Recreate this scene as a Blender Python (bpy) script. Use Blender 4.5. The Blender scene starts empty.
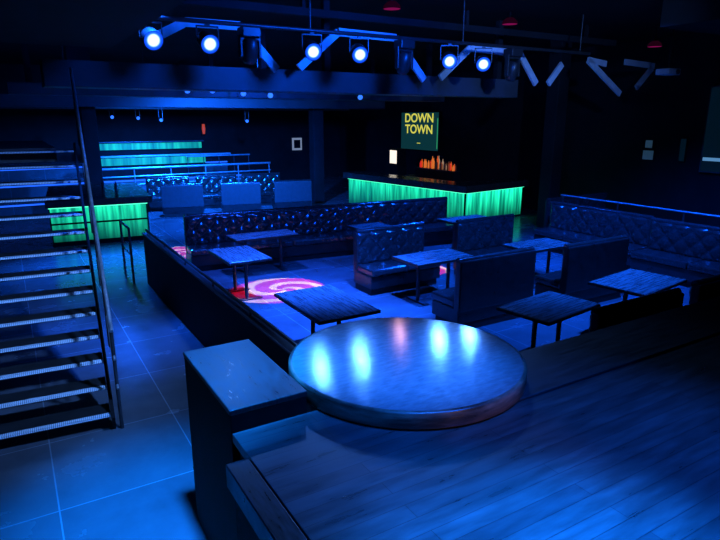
import bpy, math, random
from mathutils import Vector, Matrix
random.seed(4)
C = bpy.context.scene
col = C.collection
R = math.radians
PI = math.pi

# ------------------------------------------------------------------ frame
F, PITCH, H = 580.0, R(14.7), 3.0
sp, cp = math.sin(PITCH), math.cos(PITCH)
TH = R(31)
A = Vector((-math.sin(TH), math.cos(TH), 0))
B = Vector((math.cos(TH), math.sin(TH), 0))
def W(b, a, z=0.0):                       # room coordinates -> world
    v = B*b + A*a; v.z = z; return v
def ray(u, v):
    xc = (u-360)/F; yc = -(v-270)/F
    return Vector((xc, cp + yc*sp, -sp + yc*cp))
def at(u, v, z):                          # survey: sight line meets height z
    d = ray(u, v); t = (z-H)/d.z
    return Vector((0, 0, H)) + d*t
def onA(u, v, a):                         # survey: sight line meets plane a = const
    d = ray(u, v); t = a/(d.dot(A))
    return Vector((0, 0, H)) + d*t
def onB(u, v, b):
    d = ray(u, v); t = b/(d.dot(B))
    return Vector((0, 0, H)) + d*t
def ba(p): return (p.dot(B), p.dot(A))

# ------------------------------------------------------------------ mesh builder
class MB:
    def __init__(s): s.v = []; s.f = []; s.sm = []
    def add(s, vs, fs, smooth=False):
        n = len(s.v); s.v += [tuple(x) for x in vs]
        for f in fs: s.f.append([i+n for i in f]); s.sm.append(smooth)
        return s
    def box(s, x0, y0, z0, x1, y1, z1, M=None):
        vs = [Vector(p) for p in ((x0,y0,z0),(x1,y0,z0),(x1,y1,z0),(x0,y1,z0),(x0,y0,z1),(x1,y0,z1),(x1,y1,z1),(x0,y1,z1))]
        if M: vs = [M @ p for p in vs]
        return s.add(vs, [(0,3,2,1),(4,5,6,7),(0,1,5,4),(1,2,6,5),(2,3,7,6),(3,0,4,7)])
    def tube(s, p, q, r, n=12, r2=None):
        p = Vector(p); q = Vector(q); r2 = r if r2 is None else r2
        d = (q-p).normalized(); u = d.orthogonal().normalized(); w = d.cross(u)
        vs = []
        for (c, rr) in ((p, r), (q, r2)):
            for i in range(n):
                t = 2*PI*i/n; vs.append(c + (u*math.cos(t) + w*math.sin(t))*rr)
        fs = [(i, (i+1) % n, n+(i+1) % n, n+i) for i in range(n)]
        s.add(vs, fs, True)
        s.add(vs, [tuple(range(n))[::-1], tuple(range(n, 2*n))])
        return s
    def bar(s, p, q, w, t, up=Vector((0,0,1))):
        p = Vector(p); q = Vector(q); d = (q-p).normalized()
        side = d.cross(up).normalized(); up2 = side.cross(d).normalized()
        vs = []
        for c in (p, q):
            for (i, j) in ((-1,-1),(1,-1),(1,1),(-1,1)): vs.append(c + side*i*t/2 + up2*j*w/2)
        return s.add(vs, [(0,3,2,1),(4,5,6,7),(0,1,5,4),(1,2,6,5),(2,3,7,6),(3,0,4,7)])
    def lathe(s, prof, n=24, M=None, caps=True):
        vs = []
        for (r, z) in prof:
            for i in range(n):
                t = 2*PI*i/n; vs.append(Vector((r*math.cos(t), r*math.sin(t), z)))
        if M: vs = [M @ p for p in vs]
        fs = []
        for k in range(len(prof)-1):
            for i in range(n): fs.append((k*n+i, k*n+(i+1) % n, (k+1)*n+(i+1) % n, (k+1)*n+i))
        s.add(vs, fs, True)
        if caps:
            m = len(prof)-1
            s.add([vs[i] for i in range(n)], [tuple(range(n))[::-1]])
            s.add([vs[m*n+i] for i in range(n)], [tuple(range(n))])
        return s
    def prism(s, pts, z0, z1):
        n = len(pts)
        vs = [(x, y, z0) for x, y in pts] + [(x, y, z1) for x, y in pts]
        return s.add(vs, [tuple(range(n))[::-1], tuple(range(n, 2*n))] + [(i, (i+1) % n, n+(i+1) % n, n+i) for i in range(n)])
    def build(s, name, m, parent=None, bevel=0, loc=None, rotz=0, rotx=0):
        me = bpy.data.meshes.new(name); me.from_pydata(s.v, [], s.f)
        me.polygons.foreach_set('use_smooth', s.sm); me.update()
        me.materials.append(m)
        o = bpy.data.objects.new(name, me); col.objects.link(o)
        if parent: o.parent = parent
        if loc is not None: o.location = loc
        o.rotation_euler = (rotx, 0, rotz)
        if bevel:
            b = o.modifiers.new('bevel', 'BEVEL'); b.width = bevel; b.segments = 2; b.limit_method = 'ANGLE'; b.angle_limit = R(40)
        return o

def tag(o, label, cat, group=None):
    o['label'] = label; o['category'] = cat
    if group: o['group'] = group
    return o
def thing(name, label, cat, loc=(0,0,0), rotz=0, group=None):
    o = bpy.data.objects.new(name, None); col.objects.link(o)
    o.empty_display_size = .1
    o.location = loc; o.rotation_euler = (0, 0, rotz)
    return tag(o, label, cat, group)
def struct(o): o['kind'] = 'structure'; return o
def kids(o): return [c for c in bpy.data.objects if c.parent == o]
def copy_tree(o, parent=None):
    c = o.copy(); col.objects.link(c); c.parent = parent
    for k in kids(o): copy_tree(k, c)
    return c
def dup(root, label, loc, rotz, group=None):
    c = copy_tree(root); c.location = loc; c.rotation_euler = (0, 0, rotz)
    c['label'] = label
    if group: c['group'] = group
    return c

# ------------------------------------------------------------------ materials
def nmat(name):
    m = bpy.data.materials.new(name); m.use_nodes = True
    nt = m.node_tree; b = nt.nodes['Principled BSDF']
    return m, nt, b
def mat(name, c1, c2=None, rough=.5, rough2=None, metal=0, scale=8, bump=0, stretch=(1,1,1), spec=.5, coat=0, lo=.35, hi=.68):
    m, nt, b = nmat(name)
    N = nt.nodes.new; L = nt.links.new
    tc = N('ShaderNodeTexCoord'); mp = N('ShaderNodeMapping'); no = N('ShaderNodeTexNoise')
    mp.inputs['Scale'].default_value = stretch
    no.inputs['Scale'].default_value = scale; no.inputs['Detail'].default_value = 6; no.inputs['Roughness'].default_value = .65
    L(tc.outputs['Object'], mp.inputs[0]); L(mp.outputs[0], no.inputs[0])
    cr = N('ShaderNodeValToRGB'); cr.color_ramp.elements[0].position = lo; cr.color_ramp.elements[1].position = hi
    c2 = c2 or tuple(min(1, x*1.4) for x in c1)
    cr.color_ramp.elements[0].color = (*c1, 1); cr.color_ramp.elements[1].color = (*c2, 1)
    L(no.outputs[0], cr.inputs[0]); L(cr.outputs[0], b.inputs['Base Color'])
    mr = N('ShaderNodeMapRange'); mr.inputs[1].default_value = .3; mr.inputs[2].default_value = .7
    mr.inputs[3].default_value = rough; mr.inputs[4].default_value = rough if rough2 is None else rough2
    L(no.outputs[0], mr.inputs[0]); L(mr.outputs[0], b.inputs['Roughness'])
    b.inputs['Metallic'].default_value = metal
    b.inputs['Specular IOR Level'].default_value = spec
    b.inputs['Coat Weight'].default_value = coat
    if bump:
        bp = N('ShaderNodeBump'); bp.inputs['Strength'].default_value = bump; bp.inputs['Distance'].default_value = .01
        L(no.outputs[0], bp.inputs['Height']); L(bp.outputs[0], b.inputs['Normal'])
    return m
def emis(name, c, s, base=(0.01,0.01,0.01), spec=.5):
    m, nt, b = nmat(name)
    b.inputs['Base Color'].default_value = (*base, 1); b.inputs['Specular IOR Level'].default_value = spec
    b.inputs['Emission Color'].default_value = (*c, 1); b.inputs['Emission Strength'].default_value = s
    return m
def brickmat(name, w, h, mortar, c1, c2, cm, rough, rough2, offset=0.0, grain=(1,1,1), gscale=6, bump=.3, spec=.5, var=.8):
    m, nt, b = nmat(name); N = nt.nodes.new; L = nt.links.new
    tc = N('ShaderNodeTexCoord'); br = N('ShaderNodeTexBrick')
    br.offset = offset; br.inputs['Scale'].default_value = 1; br.inputs['Brick Width'].default_value = w
    br.inputs['Row Height'].default_value = h; br.inputs['Mortar Size'].default_value = mortar
    br.inputs['Mortar Smooth'].default_value = .1
    br.inputs['Color1'].default_value = (*c1, 1); br.inputs['Color2'].default_value = (*c2, 1); br.inputs['Mortar'].default_value = (*cm, 1)
    L(tc.outputs['Object'], br.inputs['Vector'])
    mp = N('ShaderNodeMapping'); mp.inputs['Scale'].default_value = grain
    no = N('ShaderNodeTexNoise'); no.inputs['Scale'].default_value = gscale; no.inputs['Detail'].default_value = 6; no.inputs['Roughness'].default_value = .6
    L(tc.outputs['Object'], mp.inputs[0]); L(mp.outputs[0], no.inputs[0])
    mx = N('ShaderNodeMix'); mx.data_type = 'RGBA'; mx.blend_type = 'MULTIPLY'; mx.inputs[0].default_value = var
    r2 = N('ShaderNodeMapRange'); r2.inputs[1].default_value = .3; r2.inputs[2].default_value = .7; r2.inputs[3].default_value = .4; r2.inputs[4].default_value = 1.35
    L(no.outputs[0], r2.inputs[0]); L(br.outputs['Color'], mx.inputs[6]); L(r2.outputs[0], mx.inputs[7]); L(mx.outputs[2], b.inputs['Base Color'])
    mr = N('ShaderNodeMapRange'); mr.inputs[1].default_value = .3; mr.inputs[2].default_value = .7; mr.inputs[3].default_value = rough; mr.inputs[4].default_value = rough2
    L(no.outputs[0], mr.inputs[0]); L(mr.outputs[0], b.inputs['Roughness'])
    b.inputs['Specular IOR Level'].default_value = spec
    bp = N('ShaderNodeBump'); bp.inputs['Strength'].default_value = bump; bp.inputs['Distance'].default_value = .004; bp.invert = True
    L(br.outputs['Fac'], bp.inputs['Height']); L(bp.outputs[0], b.inputs['Normal'])
    return m

M_floor = brickmat('floor_tile', 1.15, 1.15, .006, (.12,.12,.13), (.135,.135,.145), (.26,.26,.28), .18, .3, gscale=1.5, var=.4, bump=.1)
M_stage = brickmat('stage_plank', 2.2, .10, .0018, (.055,.054,.054), (.08,.077,.074), (.02,.02,.022), .26, .46, .37, (1,6,1), 3.0, bump=.12, var=.6)
M_ledge = mat('ledge_wood', (.025,.025,.028), (.05,.05,.055), .35, .6, scale=3, stretch=(1,10,1))
M_black = mat('black_paint', (.005,.005,.006), (.010,.010,.011), .7, scale=3, spec=.2)
M_wall = mat('dark_wall', (.008,.008,.01), (.016,.016,.02), .8, scale=1.2, spec=.3)
M_ceil = mat('dark_ceiling', (.006,.006,.008), (.012,.012,.014), .85, scale=1, spec=.2)
M_beam = mat('beam_paint', (.05,.052,.06), (.065,.068,.075), .5, scale=2)
M_strut = mat('strut_steel', (.5,.5,.5), (.65,.65,.65), .45, scale=5)
M_leather = mat('black_leather', (.022,.0215,.022), (.034,.033,.033), .15, .28, scale=14, bump=.12, spec=1.0)
M_leather2 = mat('plain_leather', (.013,.013,.0145), (.022,.022,.024), .25, .45, scale=9, bump=.25, spec=.7)
M_plinth = mat('plinth_black', (.01,.01,.01), (.02,.02,.02), .6)
M_table = mat('worn_tabletop', (.08,.078,.076), (.26,.255,.25), .2, .36, scale=3.4, stretch=(1.0,12,1), spec=.8, lo=.34, hi=.74)
M_edge = mat('table_edge', (.01,.01,.01), (.02,.02,.02), .4)
M_metal = mat('dark_metal', (.05,.05,.055), (.09,.09,.1), .35, .5, metal=.6, scale=6)
M_chrome = mat('worn_steel', (.4,.4,.42), (.6,.6,.62), .3, .45, metal=.7, scale=12)
M_disc = mat('disc_top', (.155,.152,.148), (.22,.215,.21), .09, .19, scale=11, spec=.5, bump=.07, stretch=(1,3.0,1), lo=.36, hi=.7)
M_discside = mat('disc_side', (.06,.04,.03), (.36,.23,.155), .25, .4, scale=2.5, stretch=(1,1,6), lo=.4, hi=.74)
M_box = mat('scuffed_box', (.014,.014,.015), (.055,.055,.058), .25, .5, scale=9, stretch=(7,1,1), lo=.38, hi=.78)
M_stair = mat('stair_plate', (.014,.014,.015), (.026,.026,.028), .5, .7, scale=10)
M_counter = mat('bar_counter', (.04,.03,.026), (.07,.05,.04), .15, .3, scale=6)
M_house = mat('lamp_housing', (.02,.02,.021), (.03,.03,.032), .4)
M_paper = emis('notice_paper', (.2,.5,.8), .08, (.25,.25,.25))  # paper sheets carry a faint emission of their own
M_glassd = mat('dark_glass', (.02,.02,.03), (.03,.03,.04), .08)

# ridged nosing: fine cross ribs along the strip
M_nose, nt, bs = nmat('stair_nosing')
wv = nt.nodes.new('ShaderNodeTexWave'); tc = nt.nodes.new('ShaderNodeTexCoord'); wv.bands_direction = 'X'; wv.inputs['Scale'].default_value = 18
cr = nt.nodes.new('ShaderNodeValToRGB'); cr.color_ramp.elements[0].color = (.4,.4,.4,1); cr.color_ramp.elements[1].color = (.95,.95,.95,1)
nt.links.new(tc.outputs['Object'], wv.inputs[0]); nt.links.new(wv.outputs['Fac'], cr.inputs[0]); nt.links.new(cr.outputs[0], bs.inputs['Base Color'])
bs.inputs['Roughness'].default_value = .4

def green_mat(name, cell, s):
    m, nt, b = nmat(name); N = nt.nodes.new; L = nt.links.new
    tc = N('ShaderNodeTexCoord'); mp = N('ShaderNodeMapping'); mp.inputs['Scale'].default_value = (cell, cell, cell*.06)
    no = N('ShaderNodeTexNoise'); no.inputs['Scale'].default_value = 1; no.inputs['Detail'].default_value = 4
    L(tc.outputs['Object'], mp.inputs[0]); L(mp.outputs[0], no.inputs[0])
    sx = N('ShaderNodeSeparateXYZ'); L(tc.outputs['Object'], sx.inputs[0])
    zr = N('ShaderNodeMapRange'); zr.inputs[1].default_value = .1; zr.inputs[2].default_value = .9; zr.inputs[3].default_value = .15; zr.inputs[4].default_value = 1.0  # LED fall-off painted into the emission, fading towards the bottom
    L(sx.outputs[2], zr.inputs[0])
    nr = N('ShaderNodeMapRange'); nr.inputs[1].default_value = .35; nr.inputs[2].default_value = .65; nr.inputs[3].default_value = .5; nr.inputs[4].default_value = 1.2
    L(no.outputs[0], nr.inputs[0])
    mu = N('ShaderNodeMath'); mu.operation = 'MULTIPLY'; L(zr.outputs[0], mu.inputs[0]); L(nr.outputs[0], mu.inputs[1])
    m2 = N('ShaderNodeMath'); m2.operation = 'MULTIPLY'; m2.inputs[1].default_value = s; L(mu.outputs[0], m2.inputs[0])
    cr = N('ShaderNodeValToRGB'); cr.color_ramp.elements[0].position = .25; cr.color_ramp.elements[0].color = (0,.36,.24,1); cr.color_ramp.elements[1].position = .75; cr.color_ramp.elements[1].color = (.02,.74,.40,1)
    L(no.outputs[0], cr.inputs[0]); L(cr.outputs[0], b.inputs['Emission Color']); L(m2.outputs[0], b.inputs['Emission Strength'])
    b.inputs['Base Color'].default_value = (.01,.05,.035,1)
    return m
M_green = green_mat('lit_green_panel', 12, 1.55)
M_green_end = green_mat('lit_green_end_panel', 12, 2.1)
M_green2 = green_mat('lit_green_panel_far', 6, .75)
M_ledg = emis('led_green', (.12,.95,.55), 1.5)
M_ledb = emis('led_blue', (.02,.14,1), 1.3)

def lens_mat(name, cin, cout, s, r):
    m, nt, b = nmat(name); N = nt.nodes.new; L = nt.links.new
    tc = N('ShaderNodeTexCoord'); g = N('ShaderNodeVectorMath'); g.operation = 'LENGTH'
    ml = N('ShaderNodeVectorMath'); ml.operation = 'MULTIPLY'; ml.inputs[1].default_value = (1,0,1)
    L(tc.outputs['Object'], ml.inputs[0]); L(ml.outputs[0], g.inputs[0])
    mr = N('ShaderNodeMapRange'); mr.inputs[1].default_value = 0; mr.inputs[2].default_value = r
    L(g.outputs['Value'], mr.inputs[0])
    cr = N('ShaderNodeValToRGB'); e = cr.color_ramp.elements
    e[0].position = .38; e[0].color = (*cin, 1); e[1].position = .70; e[1].color = (.01,.09,.7,1)  # the lamp's blue halo is painted as a ring in the lens emission
    e2 = e.new(1.0); e2.color = (*cout, 1)
    L(mr.outputs[0], cr.inputs[0]); L(cr.outputs[0], b.inputs['Emission Color'])
    b.inputs['Emission Strength'].default_value = s; b.inputs['Base Color'].default_value = (0,0,0,1)
    return m
M_lens = lens_mat('par_lens', (.7,.95,1.1), (0,.02,.3), 2.2, .13)
M_lens2 = emis('small_blue_lens', (.04,.2,1), 1.3)
M_red = emis('red_glow', (1,.03,.4), .2, (.005,.001,.001), 0)
M_redshade = emis('red_shade', (.8,.02,.35), .02, (.01,.001,.002), 0)

# ------------------------------------------------------------------ setting
def ground(b0, a0, b1, a1, z0, z1, name, m, bevel=0):
    o = MB().box(b0, a0, z0, b1, a1, z1).build(name, m, None, bevel, rotz=TH)
    return struct(o)
BW, AW, CZ = 15.0, 27.0, 5.0
BL, AN = -1.8, -3.5
ground(BL, AN, BW, AW, -.1, 0, 'floor', M_floor)
ground(BL-.15, AN, BW+.15, AW, CZ, CZ+.1, 'ceiling', M_ceil)
ground(BW, AN, BW+.15, AW, 0, CZ, 'wall_right', M_wall)
ground(BL-.15, AN, BL, AW, 0, CZ, 'wall_left', M_wall)
ground(BL-.15, AW, BW+.15, AW+.15, 0, CZ, 'wall_back', M_wall)
ground(BL-.15, AN-.15, BW+.15, AN, 0, CZ, 'wall_front', M_wall)

# stage the camera stands on: an L, with its border board right of the podium
ST = 1.25
sp_ = MB().prism([(BL, AN), (BW, AN), (BW, 2.36), (2.3, 2.36), (2.3, 2.93), (.905, 2.93), (.905, 1.3), (BL, 1.3)], ST-.06, ST)
o = struct(sp_.build('floor_stage', M_stage, None, .004, rotz=TH))
sk = MB().prism([(BL, AN+.02), (BW-.02, AN+.02), (BW-.02, 2.88), (.93, 2.88), (.93, 1.22), (BL, 1.22)], 0, ST-.065)
struct(sk.build('wall_stage_skirt', M_black, None, rotz=TH))
ground(2.31, 2.365, BW, 2.93, ST-.06, ST+.012, 'trim_1', M_ledge, .006)
# square-ended capping rail along the side of the stage
ground(.775, 1.31, .90, 2.66, ST-.14, ST-.004, 'trim_2', M_box, .006)
ground(.80, 1.31, .90, 2.60, 0, ST-.142, 'wall_stage_side', M_black)

# upper floor landing and the soffit above the stairs
ground(BL, 9.4, .62, 12.5, 2.4, 2.59, 'floor_landing', M_beam)
ground(BL, 4.4, 1.42, 9.0, 3.92, CZ, 'ceiling_soffit', M_wall)
ground(9.9, 2.0, BW, 6.5, 4.5, CZ, 'ceiling_duct', M_wall)

# ceiling beams
for i, (a, b0, b1, z0, z1) in enumerate(((9.6, .6, 9.8, 3.43, 3.8), (13.6, .2, 11, 3.45, 3.68), (18.2, -.5, 12, 3.3, 3.6), (22.5, -1, 13, 3.3, 3.55))):
    ground(b0, a, b1, a+.5, z0, z1, 'ceiling_beam_%d' % (i+1), M_beam, .01)
    for bb in (b0+.4, (b0+b1)/2, b1-.4):
        ground(bb-.06, a+.19, bb+.06, a+.31, z1, CZ, 'ceiling_beam_hanger', M_wall)
# columns
for (b, a) in ((9.6, 19.0), (2.2, 19.0), (12.9, 11.2)):
    ground(b-.2, a-.2, b+.2, a+.2, 0, CZ, 'wall_column', M_wall, .02)

# ------------------------------------------------------------------ far tiers
T1A, T2A, T3A = 20.8, 22.2, 24.2
for i, (a, z, br) in enumerate(((T1A, .4, 9.2), (T2A, .85, 8.4), (T3A, 1.25, 8.0))):
    ground(BL, a, br, AW, 0 if i == 0 else z-.45, z, 'floor_tier_%d' % (i+1), M_floor)
    ground(BL, a-.02, br, a-.001, z-.06, z-.01, 'trim_tier_%d' % (i+1), M_ledb)
lt = thing('lit_parapet', 'long green-lit parapet on the highest tier of the far terrace', 'parapet', W(0,0,0), TH, 'green lit parapets')
MB().box(3.0,24.4,1.25,7.0,24.55,2.06).build('panel', M_black, lt)
MB().box(3.0,24.36,1.80,7.0,24.4,2.04).build('light_strip', M_green2, lt)
MB().box(2.9,24.3,2.06,7.1,24.6,2.11).build('cap', M_metal, lt, .01)
lt = thing('lit_parapet', 'lower green-lit parapet in front of the highest one on the far terrace', 'parapet', W(0,0,0), TH, 'green lit parapets')
MB().box(2.8,22.6,.85,6.6,22.75,1.62).build('panel', M_black, lt)
MB().box(2.8,22.56,1.34,6.6,22.6,1.6).build('light_strip', M_green2, lt)
MB().box(2.7,22.5,1.62,7.6,22.8,1.68).build('cap', M_chrome, lt, .01)
rl = thing('metal_railing', 'long triple-bar metal railing along the front of the far terrace', 'railing', W(0,0,.4), TH)
MB().tube((2.4,T1A+.15,.95),(8.6,T1A+.15,.95),.04).build('top_rail', M_chrome, rl)
MB().tube((2.4,T1A+.15,.68),(8.6,T1A+.15,.68),.025).build('middle_rail', M_chrome, rl)
MB().tube((2.4,T1A+.15,.4),(8.6,T1A+.15,.4),.025).build('middle_rail', M_chrome, rl)
for k in range(6): MB().tube((2.45+k*1.22,T1A+.15,0),(2.45+k*1.22,T1A+.15,.95),.02).build('post', M_chrome, rl)
rl = thing('metal_railing', 'rail with close posts on the second tier of the far terrace', 'railing', W(0,0,.85), TH)
MB().tube((5.8,T2A+.1,.75),(8.3,T2A+.1,.75),.03).build('top_rail', M_chrome, rl)
for k in range(5): MB().tube((5.85+k*.6,T2A+.1,0),(5.85+k*.6,T2A+.1,.75),.015).build('post', M_metal, rl)

# ------------------------------------------------------------------ the right bar (L shaped) and its back bar
YB = R(39)
bar = thing('bar', 'L-shaped dark bar with glowing green front under the town screen', 'bar', at(466,187,1.1)*1, YB)
bar.location.z = 0
LX, LY = 2.75, 5.5
MB().prism([(.06,.06),(LX,.06),(LX,.5),(.5,.5),(.5,LY),(.06,LY)], 0, .98).build('bar_body', M_black, bar)
MB().box(.1,.03,.05,LX-.05,.06,.91).build('front_panel', M_green_end, bar)
MB().box(.03,.1,.05,.06,LY-.05,.91).build('front_panel', M_green, bar)
MB().box(.03,.0,.90,LX,.04,.93).build('light_strip', M_ledg, bar)
MB().box(.0,.03,.90,.04,LY,.93).build('light_strip', M_ledg, bar)
MB().prism([(-.16,-.16),(LX+.05,-.16),(LX+.05,.62),(.62,.62),(.62,LY+.05),(-.16,LY+.05)], .94, 1.14).build('countertop', M_counter, bar, .012)
bk = thing('back_bar_shelf', 'dark back-bar shelf unit carrying the glowing orange bottles', 'shelf', W(12.7,0,0), TH)
bk.location = W(12.7, 14.9, 0)
MB().box(0,0,0,.5,3.0,.9).build('cabinet', M_black, bk, .01)
MB().box(-.02,-.02,.9,.52,3.02,.94).build('worktop', M_counter, bk)
MB().box(.06,.3,.94,.4,2.4,1.24).build('riser', M_black, bk)
MB().box(.06,.3,1.24,.4,2.4,1.27).build('shelf_board', M_counter, bk)
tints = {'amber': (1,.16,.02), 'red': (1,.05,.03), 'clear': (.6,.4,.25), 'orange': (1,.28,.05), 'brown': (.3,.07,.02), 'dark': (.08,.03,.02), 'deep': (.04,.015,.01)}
BM = {k: emis('bottle_'+k, v, .55, tuple(x*.3 for x in v)) for k, v in tints.items()}  # emission in the glass stands in for light from behind the bottles
M_cap = mat('bottle_cap', (.02,.02,.02), (.04,.04,.04), .3)
names = list(tints)
for k in range(26):
    h = random.uniform(.16, .32) + (.16 if 10 < k < 17 else 0); s_ = random.uniform(.8, 1.2)
    tn = random.choice(names)
    pos = W(12.7+(.12, .23, .34)[k % 3], 15.27+.075*k, 1.272)
    t = thing('bottle', 'small glowing bottle in the row on the shelf behind the bar', 'bottle', pos, 0, 'bottles on the back-bar shelf')
    MB().lathe([(.034*s_,0),(.038*s_,.01),(.038*s_,h*.6),(.03*s_,h*.7),(.014,h*.78),(.013,h*.94)], 14).build('glass_body', BM[tn], t)
    MB().lathe([(.016,h*.94),(.016,h)], 10).build('cap', M_cap, t)
pc = onB(393,157,12.6); b_, a_ = ba(pc)
t = thing('lit_cooler', 'small glowing white display cooler at the far end of the bar', 'cooler', W(b_,a_,0), TH-PI/2)
MB().box(-.27,0,0,.27,.45,pc.z-.3).build('base_cabinet', M_black, t, .01)
MB().box(-.25,.02,pc.z-.3,.25,.43,pc.z+.3).build('cooler_body', M_black, t, .01)
MB().box(-.22,0.0,pc.z-.24,.22,.02,pc.z+.25).build('lit_door', emis('lit_door', (1,.88,.75), 1.1), t)

# ------------------------------------------------------------------ left bar
p1 = at(47,202,1.1); p2 = at(147,196.5,1.1)
ang = math.atan2(p2.y-p1.y, p2.x-p1.x)
lb = thing('bar', 'smaller left bar with glowing green block front beyond the stairs', 'bar', (p2.x, p2.y, 0), ang)
BLN = (p2-p1).length
MB().box(-BLN,.08,0,0,3.2,.98).build('bar_body', M_black, lb)
pm = green_mat('lit_green_blocks', 10, 1.4)
for r_ in range(2):
    MB().box(-BLN+.03,.03,.12+r_*.45,-.04,.07,.52+r_*.40).build('front_panel', pm, lb)
MB().box(-BLN-.05,-.12,.96,.1,3.3,1.12).build('countertop', M_counter, lb, .012)
MB().box(-BLN,.0,.925,0,.04,.95).build('light_strip', M_ledg, lb)
for (x, y, tn, h) in ((-.6,1.6,'clear',.24),(-.9,1.9,'gold',.3),(-1.2,1.7,'clear',.22)):
    M = Matrix.Translation((p2.x,p2.y,0)) @ Matrix.Rotation(ang, 4, 'Z'); q = M @ Vector((x,y,1.12))
    t = thing('bottle', 'dark bottle standing on the counter of the left bar', 'bottle', q, 0, 'bottles on the left bar')
    MB().lathe([(.034,0),(.038,.01),(.038,h*.6),(.03,h*.7),(.014,h*.78),(.013,h*.94)], 14).build('glass_body', M_glassd, t)
    MB().lathe([(.016,h*.94),(.016,h)], 10).build('cap', M_cap, t)

# ------------------------------------------------------------------ banquettes
def tuft(L, z0, z1, y, cell=.17, res=.022, depth=.05):
    nx = int(L/res); nz = int((z1-z0)/res); mb = MB(); vs = []; fs = []
    for j in range(nz+1):
        for i in range(nx+1):
            x = -L/2 + L*i/nx; z = z0 + (z1-z0)*j/nz
            u = x/cell; v = (z-z0)/cell
            h = abs(math.sin(PI*(u+v)/1.0*.5))*abs(math.sin(PI*(u-v)/1.0*.5))
            h = h**.45
            e = min(1, min(i, nx-i)/2, min(j, nz-j)/2)
            vs.append((x, y - depth*h*e, z))
    for j in range(nz):
        for i in range(nx):
            k = j*(nx+1)+i; fs.append((k, k+1, k+nx+2, k+nx+1))
    return mb.add(vs, fs, True)
def banquette(name, label, L, loc, rotz, top=1.05, group=None, shell=None):
    t = thing(name, label, 'banquette', loc, rotz, group)
    MB().box(-L/2+.03,-.56,0,L/2-.03,-.03,.12).build('plinth', M_plinth, t)
    MB().box(-L/2,-.62,.12,L/2,-.02,.34).build('seat_base', M_leather2, t, .012)
    n = max(1, round(L/1.0)); w = L/n
    for i in range(n):
        MB().box(-L/2+i*w+.004,-.66,.34,-L/2+(i+1)*w-.004,-.12,.47).build('seat_cushion', M_leather, t, .035)
    MB().box(-L/2,-.12,.3,L/2,0,top).build('back_shell', shell or M_leather2, t, .018)
    tuft(L-.03, .45, top-.02, -.115).build('tufted_backrest', M_leather, t)
    MB().tube((-L/2+.01,-.08,top),(L/2-.01,-.08,top),.045,14).build('top_roll', M_leather, t)
    return t
q0 = W(2.95, 11.95); q1 = W(9.35, 11.4)
c = (q0+q1)/2; yaw = math.atan2(q1.y-q0.y, q1.x-q0.x)
banquette('banquette', 'longest tufted black leather banquette, across the middle of the seating area', (q1-q0).length, (c.x,c.y,0), yaw)
m1 = banquette('banquette', 'short tufted black banquette at the centre, in front of the longest banquette', 1.5, W(5.87,8.76), TH, 1.05)
dup(m1, 'short tufted banquette between the central tufted one and the right-hand tufted row', W(8.05,8.6), TH)
k1 = dup(m1, 'banquette with plain dark back to the stage, nearest behind the round podium', W(6.0,6.0), TH+PI)
k2 = dup(m1, 'banquette with plain dark back to the stage, beyond the rightmost worn table', W(8.05,5.85), TH+PI)
dup(m1, 'low-showing banquette against the stage border, by the dark table', W(5.75,3.55), TH+PI)
dup(m1, 'low-showing banquette against the stage border, by the rightmost worn table', W(7.7,3.62), TH+PI)
banquette('banquette', 'far half of the tufted black banquette row along the right side', 2.6, W(11.1,8.15), TH-PI/2)
banquette('banquette', 'near half of the tufted black banquette row, cut by the right edge', 3.4, W(10.95,5.1), TH-PI/2)
banquette('banquette', 'tufted black banquette beside the bar corner, behind the right-hand row', 2.2, W(12.4,9.9), TH)
rr_ = thing('metal_railing', 'thin metal rail standing behind the tufted row along the right side', 'railing', W(11.25,3.4,0), TH)
MB().tube((0,0,1.22),(0,6.0,1.22),.02).build('top_rail', M_chrome, rr_)
for k in range(5): MB().tube((0,.05+k*1.47,0),(0,.05+k*1.47,1.22),.018).build('post', M_metal, rr_)
M_farback = mat('far_bench_fabric', (.045,.045,.05), (.06,.06,.065), .5, scale=9)
f1 = None
for i, (u0, u1, v, lab) in enumerate(((160,203,184,'leftmost'), (221,260,182,'middle'), (276,310,180,'rightmost'))):
    a_ = at(u0, v+.8, 1.02); b_ = at(u1, v-.4, 1.02); c = (a_+b_)/2
    lb_ = 'plain-backed dark bench beyond the longest banquette, %s of three in a row' % lab
    yw = math.atan2(b_.y-a_.y, b_.x-a_.x)+PI
    if f1 is None: f1 = banquette('bench_seat', lb_, 1.25, (c.x,c.y,0), yw, .98, 'plain-backed far benches', M_farback)
    else: dup(f1, lb_, (c.x,c.y,0), yw)
f2 = None
for i, (bb, aa, lab) in enumerate(((4.6,20.35,'leftmost'), (6.2,20.1,'middle'), (7.75,19.85,'rightmost'))):
    lb_ = 'distant tufted banquette facing the stage below the terrace, %s of three' % lab
    if f2 is None: f2 = banquette('banquette', lb_, 1.4, W(bb,aa), TH-R(6), 1.05, 'distant tufted banquettes')
    else: dup(f2, lb_, W(bb,aa), TH-R(6))

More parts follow.
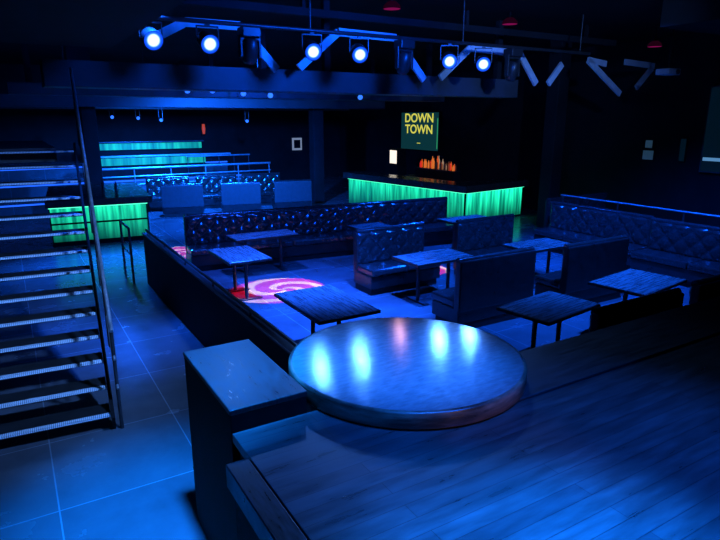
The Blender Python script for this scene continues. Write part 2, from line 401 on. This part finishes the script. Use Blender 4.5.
# ------------------------------------------------------------------ tables
def table(label, L, w, loc, rotz, z=.75):
    t = thing('table', label, 'table', loc, rotz, 'worn rectangular tables in the seating area')
    MB().box(-L/2,-w/2,z-.035,L/2,w/2,z).build('tabletop', M_table, t, .005)
    MB().box(-L/2-.012,-w/2-.012,z-.045,L/2+.012,w/2+.012,z-.006).build('edge_band', M_edge, t, .004)
    MB().box(-L/2+.1,-.04,z-.09,L/2-.1,.04,z-.045).build('support_beam', M_metal, t)
    for s in (-1, 1):
        x = s*(L/2-.28)
        MB().tube((x,0,.02),(x,0,z-.06),.03).build('column', M_metal, t)
        MB().box(x-.05,-w/2+.1,0,x+.05,w/2-.1,.025).build('foot', M_metal, t, .006)
    return t
def T(label, u, v, L, w, rot, dz=0):
    p = at(u, v, .75); table(label, L, w, (p.x, p.y, 0), rot)
TA = TH+PI/2
T('large worn table standing alone just behind the round podium', 325, 301, 1.28, .82, TA)
T('worn table over the red swirl light beside the left partition', 239, 253.5, 1.15, .72, TA)
p = W(4.2,10.75); table('worn table at the left end of the longest banquette', 1.3, .6, p, TH)
table('small worn table in front of the middle of the longest banquette', .8, .55, W(6.55,10.5), TH)
table('worn table at the right end of the longest banquette', 1.2, .55, W(8.95,10.15), TH)
T('worn table between the central tufted banquette and a plain-backed one', 434, 256, 1.2, .72, TH)
T('worn table between the right tufted short banquette and its plain-backed partner', 539, 244, 1.15, .7, TH)
T('dark table right behind the stage border, in front of the nearest plain back', 549, 305, 1.1, .72, TH+R(8))
T('worn rightmost table near the stage, showing bluish scuffs', 638, 280.5, 1.2, .82, TH+R(8))

# ------------------------------------------------------------------ left partition
pt = thing('partition', 'long low dark partition dividing the tiled aisle from the seating', 'partition', W(0,0,0), TH)
MB().box(1.97,4.1,0,2.05,11.0,.94).build('panel', M_black, pt, .006)
MB().box(1.955,4.08,.94,2.065,11.02,.965).build('cap', M_metal, pt, .006)
MB().tube((2.01,4.2,1.03),(2.01,10.9,1.03),.02).build('rail', M_metal, pt)
for k in range(6): MB().tube((2.01,4.3+k*1.3,.965),(2.01,4.3+k*1.3,1.03),.012).build('bracket', M_metal, pt)
gp = thing('metal_railing', 'short metal railing at the far end of the dark partition', 'railing', W(1.75,11.1,0), TH)
MB().tube((0,0,0),(0,0,1.05),.022).build('post', M_metal, gp)
MB().tube((0,.9,0),(0,.9,1.05),.022).build('post', M_metal, gp)
MB().tube((0,0,1.05),(0,.9,1.05),.022).build('top_rail', M_metal, gp)
MB().tube((0,0,.55),(0,.9,.55),.015).build('middle_rail', M_metal, gp)

# ------------------------------------------------------------------ box pier at the stage corner and the round podium
bx = thing('box_pier', 'tall black box pier with scuffed top at the stage corner', 'box', W(.9,2.935,0), TH)
MB().box(.004,.004,0,.486,1.006,1.355).build('body', M_black, bx, .006)
MB().box(0,0,1.355,.49,1.01,1.39).build('lid', M_box, bx, .006)
pd = thing('round_podium', 'large round glossy podium with metal-clad rim overhanging the stage edge', 'podium', W(2.25,3.11,0), TH)
MB().lathe([(.0001,1.372),(.7,1.372),(.805,1.371)], 96, caps=False).build('top', M_disc, pd)
MB().lathe([(.805,1.371),(.824,1.367),(.83,1.358),(.83,1.268),(.826,1.263),(.6,1.2635)], 96, caps=False).build('rim', M_discside, pd)
MB().prism([(.6*math.cos(t*PI/32), .6*math.sin(t*PI/32)) for t in range(2,31)], 0, 1.262).build('drum', M_black, pd)

# ------------------------------------------------------------------ staircase
SY = R(26.5)
s0 = at(117, 430, 0)
st = thing('staircase', 'open metal staircase with light nosings rising on the left', 'staircase', (s0.x, s0.y, 0), SY)
RISE, RUN, NS = .183, .262, 14
for i in range(NS):
    y = i*RUN; z = (i+1)*RISE
    tr = MB().box(-1.75, y, z-.03, -.04, y+RUN+.01, z-.004).build('tread', M_stair, st)
    MB().box(-1.75, y-.01, z-.022, -.04, y+.045, z).build('nosing', M_nose, tr)
for x in (-.04, -1.79):
    m = MB(); m.bar((x+.02,-.02,.08),(x+.02,NS*RUN,NS*RISE+.0),.24,.03)
    m.build('stringer', M_black, st)
hr = thing('stair_handrail', 'dark tubular handrail along the right side of the staircase', 'handrail', (s0.x, s0.y, 0), SY)
MB().tube((.05,-.05,1.05),(.05,NS*RUN,NS*RISE+1.1),.02).build('top_rail', M_chrome, hr)
MB().tube((.05,-.03,.75),(.05,NS*RUN,NS*RISE+.75),.012).build('middle_rail', M_chrome, hr)
MB().tube((.05,-.03,.45),(.05,NS*RUN,NS*RISE+.4),.012).build('middle_rail', M_chrome, hr)
for k in range(6):
    y = .02 + k*(NS*RUN-.1)/5; z = y/RUN*RISE
    MB().tube((.05,y,z+.1 if k else 0),(.05,y,z+1.06),.018).build('post', M_metal, hr)

# ------------------------------------------------------------------ overhead rig
AL = 8.45
pipe = thing('lighting_pipe', 'long black pipe carrying the bright blue lamps', 'lighting bar', W(0,AL,0), TH)
MB().tube((1.45,0,4.28),(10.6,0,4.28),.03).build('pipe', M_house, pipe)
for b in (1.6, 4.2, 7.2, 10.3): MB().tube((b,0,4.28),(b,0,CZ),.015).build('drop_rod', M_house, pipe)
tru = thing('roof_truss', 'pale steel zigzag roof truss behind the blue lamps', 'truss', (0,0,0), 0)
segs = [((150,40),(185,22)), ((185,22),(240,26)), ((240,26),(277,70)),
        ((299,68),(338,32)), ((338,32),(396,38)), ((396,38),(424,80)),
        ((440,78),(470,48)), ((470,48),(520,54)), ((520,54),(536,84)),
        ((548,84),(562,64)), ((588,60),(620,94)), ((588,60),(606,64)), ((636,88),(652,68)), ((625,62),(654,66))]
for (a_, b_) in segs:
    pa = onA(*a_, 9.2); pb = onA(*b_, 9.2)
    MB().bar(pa, pb, .13, .05, up=A.cross((pb-pa).normalized())).build('strut', M_strut, tru)
ch = MB(); ch.box(.6,9.24,4.62,12.5,9.36,4.74); ch.build('top_chord', M_wall, tru, rotz=TH)
for b in (1, 4.5, 8, 11.5): MB().box(b-.03,9.27,4.74,b+.03,9.33,CZ).build('hanger', M_wall, tru, rotz=TH)

tgt = W(2.6, 1.6, 1.2)
def par(label, u, v, scale=1.0, lens=M_lens, a=AL, zpipe=4.28, group='bright blue stage lamps'):
    p = onA(u, v, a)
    d = tgt - p; yaw = math.atan2(d.x, -d.y)   # local -Y to target
    t = thing('stage_lamp', label, 'stage lamp', p, yaw, group)
    pit = math.atan2(-d.z, math.hypot(d.x, d.y))
    s = scale
    Mx = Matrix.Rotation(-PI/2, 4, 'X')        # lathe axis z -> y
    h = MB().lathe([(.13*s,-.12*s),(.135*s,-.1*s),(.125*s,.08*s),(.10*s,.2*s),(.06*s,.26*s)], 24, Mx, caps=False)
    hs = h.build('housing', M_house, t, rotx=pit)
    MB().lathe([(.06*s,.258*s),(.0001,.262*s)], 24, Mx, caps=False).build('rear_cap', M_house, hs)
    n = 32
    MB().add([(0,-.1*s,0)]+[(.128*s*math.cos(2*PI*i/n), -.1*s, .128*s*math.sin(2*PI*i/n)) for i in range(n)], [(0,1+i,1+(i+1)%n) for i in range(n)]).build('lens', lens, hs)
    y = MB(); dz = zpipe - p.z
    y.bar((-.15*s,0,0),(-.15*s,0,dz-.06),.03,.012,up=Vector((0,1,0))); y.bar((.15*s,0,0),(.15*s,0,dz-.06),.03,.012,up=Vector((0,1,0)))
    y.bar((-.155*s,0,dz-.06),(.155*s,0,dz-.06),.03,.02,up=Vector((0,1,0))); y.build('yoke', M_house, t)
    MB().box(-.03,-.03,dz-.05,.03,.03,dz-.03).build('clamp', M_house, t)
    return p, d
labs = ['bright blue stage lamp, leftmost in the near row', 'bright blue stage lamp, second from the left in the near row',
        'bright blue stage lamp just right of the first moving head', 'bright blue stage lamp left of the middle moving head',
        'bright blue stage lamp right of the middle moving head', 'bright blue stage lamp, rightmost in the near row']
LP = []
for lab, (u, v) in zip(labs, ((151,38),(208,42),(312,50),(359,53),(449,60),(483,63))):
    LP.append(par(lab, u, v))
def mover(label, u, v):
    p = onA(u, v, AL)
    t = thing('moving_head', label, 'moving head light', p, TH, 'dark moving-head lights')
    top = 4.25-p.z
    MB().box(-.14,-.12,top-.14,.14,.12,top).build('base', M_house, t, .015)
    MB().box(-.16,-.05,-.08,-.12,.05,top-.1).build('yoke_arm', M_house, t, .01)
    MB().box(.12,-.05,-.08,.16,.05,top-.1).build('yoke_arm', M_house, t, .01)
    MB().box(-.14,-.05,top-.18,.14,.05,top-.14).build('yoke_plate', M_house, t, .01)
    h = MB().lathe([(.05,-.2),(.09,-.18),(.115,-.05),(.11,.1),(.08,.16),(.0001,.18)], 20, Matrix.Rotation(R(200),4,'X'))
    hd = h.build('head', M_house, t)
    MB().lathe([(.0001,0),(.07,.0)], 20, Matrix.Translation((0,-.068,.189)) @ Matrix.Rotation(R(20),4,'X'), caps=False).build('lens', M_glassd, hd)
mover('dark moving head hanging right of the two leftmost blue lamps', 250, 52)
mover('dark moving head hanging in the middle of the lamp row', 404, 64)
mover('dark moving head hanging right of the rightmost blue lamp', 512, 72)
pipe2 = thing('lighting_pipe', 'thin black pipe carrying the small distant blue lamps', 'lighting bar', W(0,13.2,0), TH)
MB().tube((.9,0,4.0),(9.6,0,4.0),.025).build('pipe', M_house, pipe2)
for b in (1.2, 5.2, 9.3): MB().tube((b,0,4.0),(b,0,CZ),.015).build('drop_rod', M_house, pipe2)
ord_ = ['leftmost', 'second from left', 'third from left', 'fourth from left', 'rightmost']
for i, (u, v) in enumerate(((187,90),(212,90),(243,93),(270,95),(360,97))):
    par('small distant blue lamp under the near beam, %s' % ord_[i], u, v, .5, M_lens2, 13.2, 4.0, 'small distant blue lamps')
pipe3 = thing('lighting_pipe', 'farthest thin pipe with tiny blue lamps above the terrace', 'lighting bar', W(0,19.6,0), TH)
MB().tube((-.5,0,3.5),(8,0,3.5),.02).build('pipe', M_house, pipe3)
for b in (0, 4, 7.8): MB().tube((b,0,3.5),(b,0,CZ),.012).build('drop_rod', M_house, pipe3)
for i, (u, v) in enumerate(((112,117),(138,118),(161,120),(247,121))):
    par('tiny blue lamp above the far terrace, %s of four' % ['leftmost','second from left','third from left','rightmost'][i], u, v, .4, M_lens2, 19.6, 3.5, 'tiny blue lamps above the terrace')
for lab, (u, v, z) in zip(('red-glowing ceiling downlight at the top edge above the near lamps', 'red-glowing ceiling downlight above the dark duct, middle of three', 'red-glowing ceiling downlight furthest right'), ((392,4,4.85),(510,20,4.85),(655,43,4.6))):
    p = at(u, v, z)
    t = thing('ceiling_downlight', lab, 'ceiling light', p, 0, 'red ceiling downlights')
    MB().lathe([(.07,.04),(.14,-.02),(.15,-.08)], 24, caps=False).build('shade', M_redshade, t)
    MB().lathe([(.0001,-.07),(.145,-.075)], 24, caps=False).build('glowing_disc', M_red, t)
    MB().tube((0,0,.0),(0,0,CZ-p.z),.012).build('stem', M_black, t)
p = at(668, 72, 3.9)
t = thing('projector', 'small pale projector hanging from the ceiling at the right', 'projector', p, TH)
MB().box(-.2,-.15,-.06,.2,.15,.06).build('body', mat('projector_white', (.4,.4,.42), (.5,.5,.52), .4), t, .02)
MB().lathe([(.05,0),(.045,.03)], 20, Matrix.Translation((.08,-.15,0)) @ Matrix.Rotation(PI/2,4,'X')).build('lens', M_glassd, t)
MB().tube((0,0,.06),(0,0,CZ-3.9),.02).build('mount', M_black, t)

# ------------------------------------------------------------------ screen with writing, notices, posters
def wallpt(u, v, b): return onB(u, v, b)
tl = wallpt(402,112,BW-.12); tr_ = wallpt(440,113,BW-.12); bl = wallpt(402,149,BW-.12)
sw = (tr_-tl).length; zc = (tl.z+bl.z)/2; shh = tl.z-bl.z
cc = (tl+tr_)/2
b_, a_ = ba(cc)
sc = thing('screen', 'wall screen showing yellow DOWN TOWN lettering above the bar', 'screen', W(b_, a_, zc), TH-PI/2)
MB().box(-sw/2,-.03,-shh/2,sw/2,.08,shh/2).build('frame', M_black, sc, .005)
MB().box(-sw/2+.03,-.04,-shh/2+.03,sw/2-.03,-.03,shh/2-.03).build('display', emis('display_teal', (.01,.10,.12), .4), sc)
Ms = emis('screen_yellow', (.75,.72,.12), .85)
Mg = emis('screen_green', (.05,.45,.2), .7)
def text(s, size, x, z, m, name, parent, sx=1.0, y=-.045):
    cu = bpy.data.curves.new(name, 'FONT'); cu.body = s; cu.align_x = 'CENTER'; cu.align_y = 'CENTER'; cu.size = size; cu.extrude = .002; cu.offset = size*.02
    to = bpy.data.objects.new('tmp', cu); col.objects.link(to)
    bpy.context.view_layer.update()
    me = bpy.data.meshes.new_from_object(to.evaluated_get(bpy.context.evaluated_depsgraph_get()))
    bpy.data.objects.remove(to)
    me.materials.clear(); me.materials.append(m)
    o = bpy.data.objects.new(name, me); col.objects.link(o); o.parent = parent
    o.location = (x, y, z); o.rotation_euler = (PI/2, 0, 0); o.scale = (sx, 1, 1)
    return o
text('DOWN', .5, -.02, shh*.33, Ms, 'lettering', sc, sw*.68/1.5)
text('TOWN', .5, -.02, shh*.04, Ms, 'lettering', sc, sw*.68/1.5)
MB().box(-.12,-.045,-shh*.32,.12,-.04,-shh*.30).build('caption_line', Ms, sc)
MB().box(sw/2-.10,-.045,-shh/2+.1,sw/2-.05,-.04,shh/2-.25).build('green_border', Mg, sc)
for lab, (u, v, w, h) in {'pale notice on the dark right wall, upper of two': (649,144,.2,.2), 'bluish notice on the dark right wall, lower of two': (648,155,.3,.24)}.items():
    p = wallpt(u, v, BW-.02); b_, a_ = ba(p)
    t = thing('notice', lab, 'notice', W(b_, a_, p.z), TH-PI/2, 'notices on the right wall')
    MB().box(-w/2,-.01,-h/2,w/2,.01,h/2).build('sheet', M_paper, t)
    MB().box(-w/2-.02,.0,-h/2-.02,w/2+.02,.015,h/2+.02).build('backing', M_black, t)
M_teal = emis('teal_panel', (.01,.10,.2), .07)
p0 = wallpt(710,86,BW-.1); b_, a0_ = ba(p0); p1_ = wallpt(710,173,BW-.1)
hh = p0.z-p1_.z
t = thing('wall_screen', 'tall dim blue screen on the wall at the right edge', 'screen', W(b_, a0_-.48, (p0.z+p1_.z)/2), TH-PI/2)
MB().box(-.45,-.02,-hh/2,.45,.06,hh/2).build('frame', M_beam, t, .01)
MB().box(-.41,-.03,-hh/2+.04,.41,-.02,hh/2-.04).build('display', M_teal, t)
MB().box(-.38,-.035,-hh*.36,.4,-.03,-hh*.32).build('bright_line', emis('bright_line', (.2,.5,.9), .5), t)
p = wallpt(683,150,BW-.05); b_, a_ = ba(p)
t = thing('poster', 'dim teal framed poster on the right wall beside the notices', 'poster', W(b_, a_, p.z), TH-PI/2)
MB().box(-.09,-.02,-.3,.09,.02,.3).build('frame', M_black, t)
MB().box(-.07,-.03,-.28,.07,-.02,.28).build('sheet', M_teal, t)
p = onA(297,144,AW-.03)
t = thing('poster', 'small lit white framed poster on the far back wall', 'poster', p, TH)
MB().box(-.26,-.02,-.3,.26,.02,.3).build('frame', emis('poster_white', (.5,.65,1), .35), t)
MB().box(-.17,-.03,-.2,.17,-.02,.2).build('sheet', M_black, t)
p = onA(203,129,AW-.05)
t = thing('wall_sconce', 'red glowing wall sconce above the far terrace', 'wall lamp', p, TH)
MB().box(-.08,-.03,-.3,.08,.04,.3).build('backplate', M_black, t)
MB().lathe([(.05,-.22),(.08,0),(.06,.22)], 16, Matrix.Translation((0,-.09,0))).build('shade', emis('sconce_red', (1,.15,.08), .4), t)

# ------------------------------------------------------------------ lights
def spot(name, loc, target, e, size, blend=.5, rad=.08, color=(.03,.22,1)):
    l = bpy.data.lights.new(name, 'SPOT'); l.energy = e; l.spot_size = R(size); l.spot_blend = blend; l.shadow_soft_size = rad; l.color = color
    o = bpy.data.objects.new(name, l); col.objects.link(o); o.location = loc
    o.rotation_euler = (Vector(target)-Vector(loc)).to_track_quat('-Z', 'Y').to_euler()
    return o
for (p, d) in LP:
    n = d.normalized()
    spot('lamp_beam', p + n*.12, W(2.6,2.6,1.2), 130, 44, 1, .035, (.10,.31,1))
BL1 = (.003,.11,1)
mh = onA(404, 66, AL)
spot('pink_glint_fill', mh + Vector((0,-.1,-.22)), W(2.3,3.0,1.3), 9, 24, 1, .04, (1,.5,.55))  # pink lamp added at the unlit moving head for the podium's warm glint
spot('rim_warm_fill', W(2.6,-1.5,2.3), W(2.25,2.3,1.32), 90, 14, 1, .08, (1,.5,.3))  # added unseen warm lamp that tints the podium rim brown
spot('stage_wash', W(1.9,.1,4.9), W(1.6,1.05,1.25), 6800, 34, 1, .15, (.004,.2,1))  # wash spots: unseen lamps added out of view and behind beams, no fixtures
spot('stage_wash', W(2.2,1.6,4.95), W(2.2,3.1,1.25), 3000, 26, 1, .15, (.012,.18,1))
spot('stage_wash', W(1.0,.6,4.9), W(1.25,2.6,1.25), 900, 24, 1, .15, (.003,.14,1))  # added to lift the shadowed boards in front of the box pier
spot('stage_wash', W(3.2,.6,4.9), W(2.5,1.5,1.25), 1200, 50, 1, .15, (.004,.13,1))
spot('aisle_wash', W(1.0,3.0,4.6), W(.75,4.0,0), 5600, 40, 1, .15, (.006,.23,1))
spot('aisle_wash', W(1.9,8.2,4.9), W(1.3,8.6,0), 2600, 50, 1, .1, (.008,.13,1))
spot('aisle_wash', W(2.0,14.2,3.6), W(1.7,12.2,0), 4200, 90, 1, .1, (.006,.15,1))
spot('seating_wash', W(4.6,6.6,4.92), W(3.8,7.8,0), 8500, 60, 1, .1, (.015,.13,1))
spot('seating_wash', W(7.6,5.2,4.92), W(7.2,6.6,0), 4000, 80, 1, .1, (.006,.13,1))
spot('seating_wash', W(8.8,6.2,4.92), W(11.2,7,.6), 4200, 80, 1, .1, BL1)
spot('seating_wash', W(4.0,10.3,3.7), W(3.8,9.4,0), 1600, 100, 1, .1, (.02,.12,1))
spot('seating_wash', W(8.5,10.3,3.7), W(8.3,9.0,0), 1900, 120, 1, .1, BL1)
spot('far_wash', W(5.5,14.2,3.6), W(6,17.5,.6), 6500, 120, 1, .1, (.006,.15,1))
spot('far_wash', W(5,18.9,3.5), W(5,20.8,.6), 3800, 140, 1, .1, (.006,.16,1))
spot('terrace_wash', W(4.5,23.2,3.5), W(4.5,24,1), 800, 140, 1, .1, (.006,.16,1))
spot('stair_wash', W(2.6,2.0,4.9), at(40,300,1.0), 3000, 46, 1, .15, (.12,.34,1))  # unseen spot added on the camera side to brighten the nosings
spot('beam_wash', W(5,5.6,4.7), W(5,9.6,3.6), 1400, 140, 1, .4, BL1)  # unseen spot added to brighten the near face of the ceiling beam
spot('truss_wash', W(6,2.5,4.6), W(9.6,9.2,4.2), 1700, 50, 1, .1, (.12,.32,1))  # unseen spot added from the stage side to brighten the truss bars
spot('beam_wash_far', W(5,12.4,4.3), W(5,13.6,3.5), 400, 150, 1, .06, BL1)
spot('bottle_fill', W(12.2,16,2.6), W(12.8,16,1.3), 20, 90, 1, .1, (1,.35,.08))  # orange lamp added near the bottle row, without a fixture
def gobo(b, a, r, e, h=3.3, src=None):
    src = src or (b, a)
    loc = W(src[0], src[1], h); target = W(b, a, 0)
    dist = (loc-target).length
    l = bpy.data.lights.new('swirl_projector_beam', 'SPOT'); l.energy = e; l.shadow_soft_size = .003; l.spot_blend = .12
    l.spot_size = 2*math.atan(r/dist); l.use_nodes = True; l.color = (1,1,1)
    nt = l.node_tree; N = nt.nodes.new; L = nt.links.new
    em = [n for n in nt.nodes if n.type == 'EMISSION'][0]
    tc = N('ShaderNodeTexCoord'); sx = N('ShaderNodeSeparateXYZ'); L(tc.outputs['Normal'], sx.inputs[0])
    def mth(op, x, y=None):
        n = N('ShaderNodeMath'); n.operation = op
        for i, q in enumerate((x, y)):
            if q is None: continue
            if isinstance(q, (int, float)): n.inputs[i].default_value = q
            else: L(q, n.inputs[i])
        return n.outputs[0]
    px = mth('DIVIDE', sx.outputs[0], sx.outputs[2]); py = mth('DIVIDE', sx.outputs[1], sx.outputs[2])
    rr = mth('SQRT', mth('ADD', mth('MULTIPLY', px, px), mth('MULTIPLY', py, py)))
    an = mth('ARCTAN2', py, px)
    w = mth('SINE', mth('ADD', mth('MULTIPLY', an, 3.0), mth('MULTIPLY', rr, 12.0*dist/r)))
    mr = N('ShaderNodeMapRange'); mr.inputs[1].default_value = .2; mr.inputs[2].default_value = .42; L(w, mr.inputs[0])
    cr = N('ShaderNodeValToRGB'); cr.color_ramp.elements[0].color = (.6,.0,.0,1); cr.color_ramp.elements[1].color = (1,.62,.35,1)
    L(mr.outputs[0], cr.inputs[0]); L(cr.outputs[0], em.inputs['Color'])
    o = bpy.data.objects.new('swirl_projector_beam', l); col.objects.link(o); o.location = loc
    o.rotation_euler = (target-loc).to_track_quat('-Z', 'Y').to_euler()
gobo(3.98, 9.35, .8, 4600, 3.3, (5.6, 9.2))
gobo(7.0, 9.2, .55, 3600)
gobo(3.1, 13.3, .7, 3000)

w = bpy.data.worlds.new('world'); C.world = w; w.use_nodes = True
w.node_tree.nodes['Background'].inputs[0].default_value = (.1,.25,1,1); w.node_tree.nodes['Background'].inputs[1].default_value = .004

# ------------------------------------------------------------------ camera
cam = bpy.data.cameras.new('camera'); cam.lens = 36*F/720; cam.sensor_width = 36; cam.clip_start = .05; cam.clip_end = 200
co = bpy.data.objects.new('camera', cam); col.objects.link(co); co.location = (0, 0, H)
co.rotation_euler = (PI/2 - PITCH, 0, 0); C.camera = co
C.view_settings.view_transform = 'Standard'
C.view_settings.look = 'None'
C.view_settings.exposure = .15
C.view_settings.gamma = .88
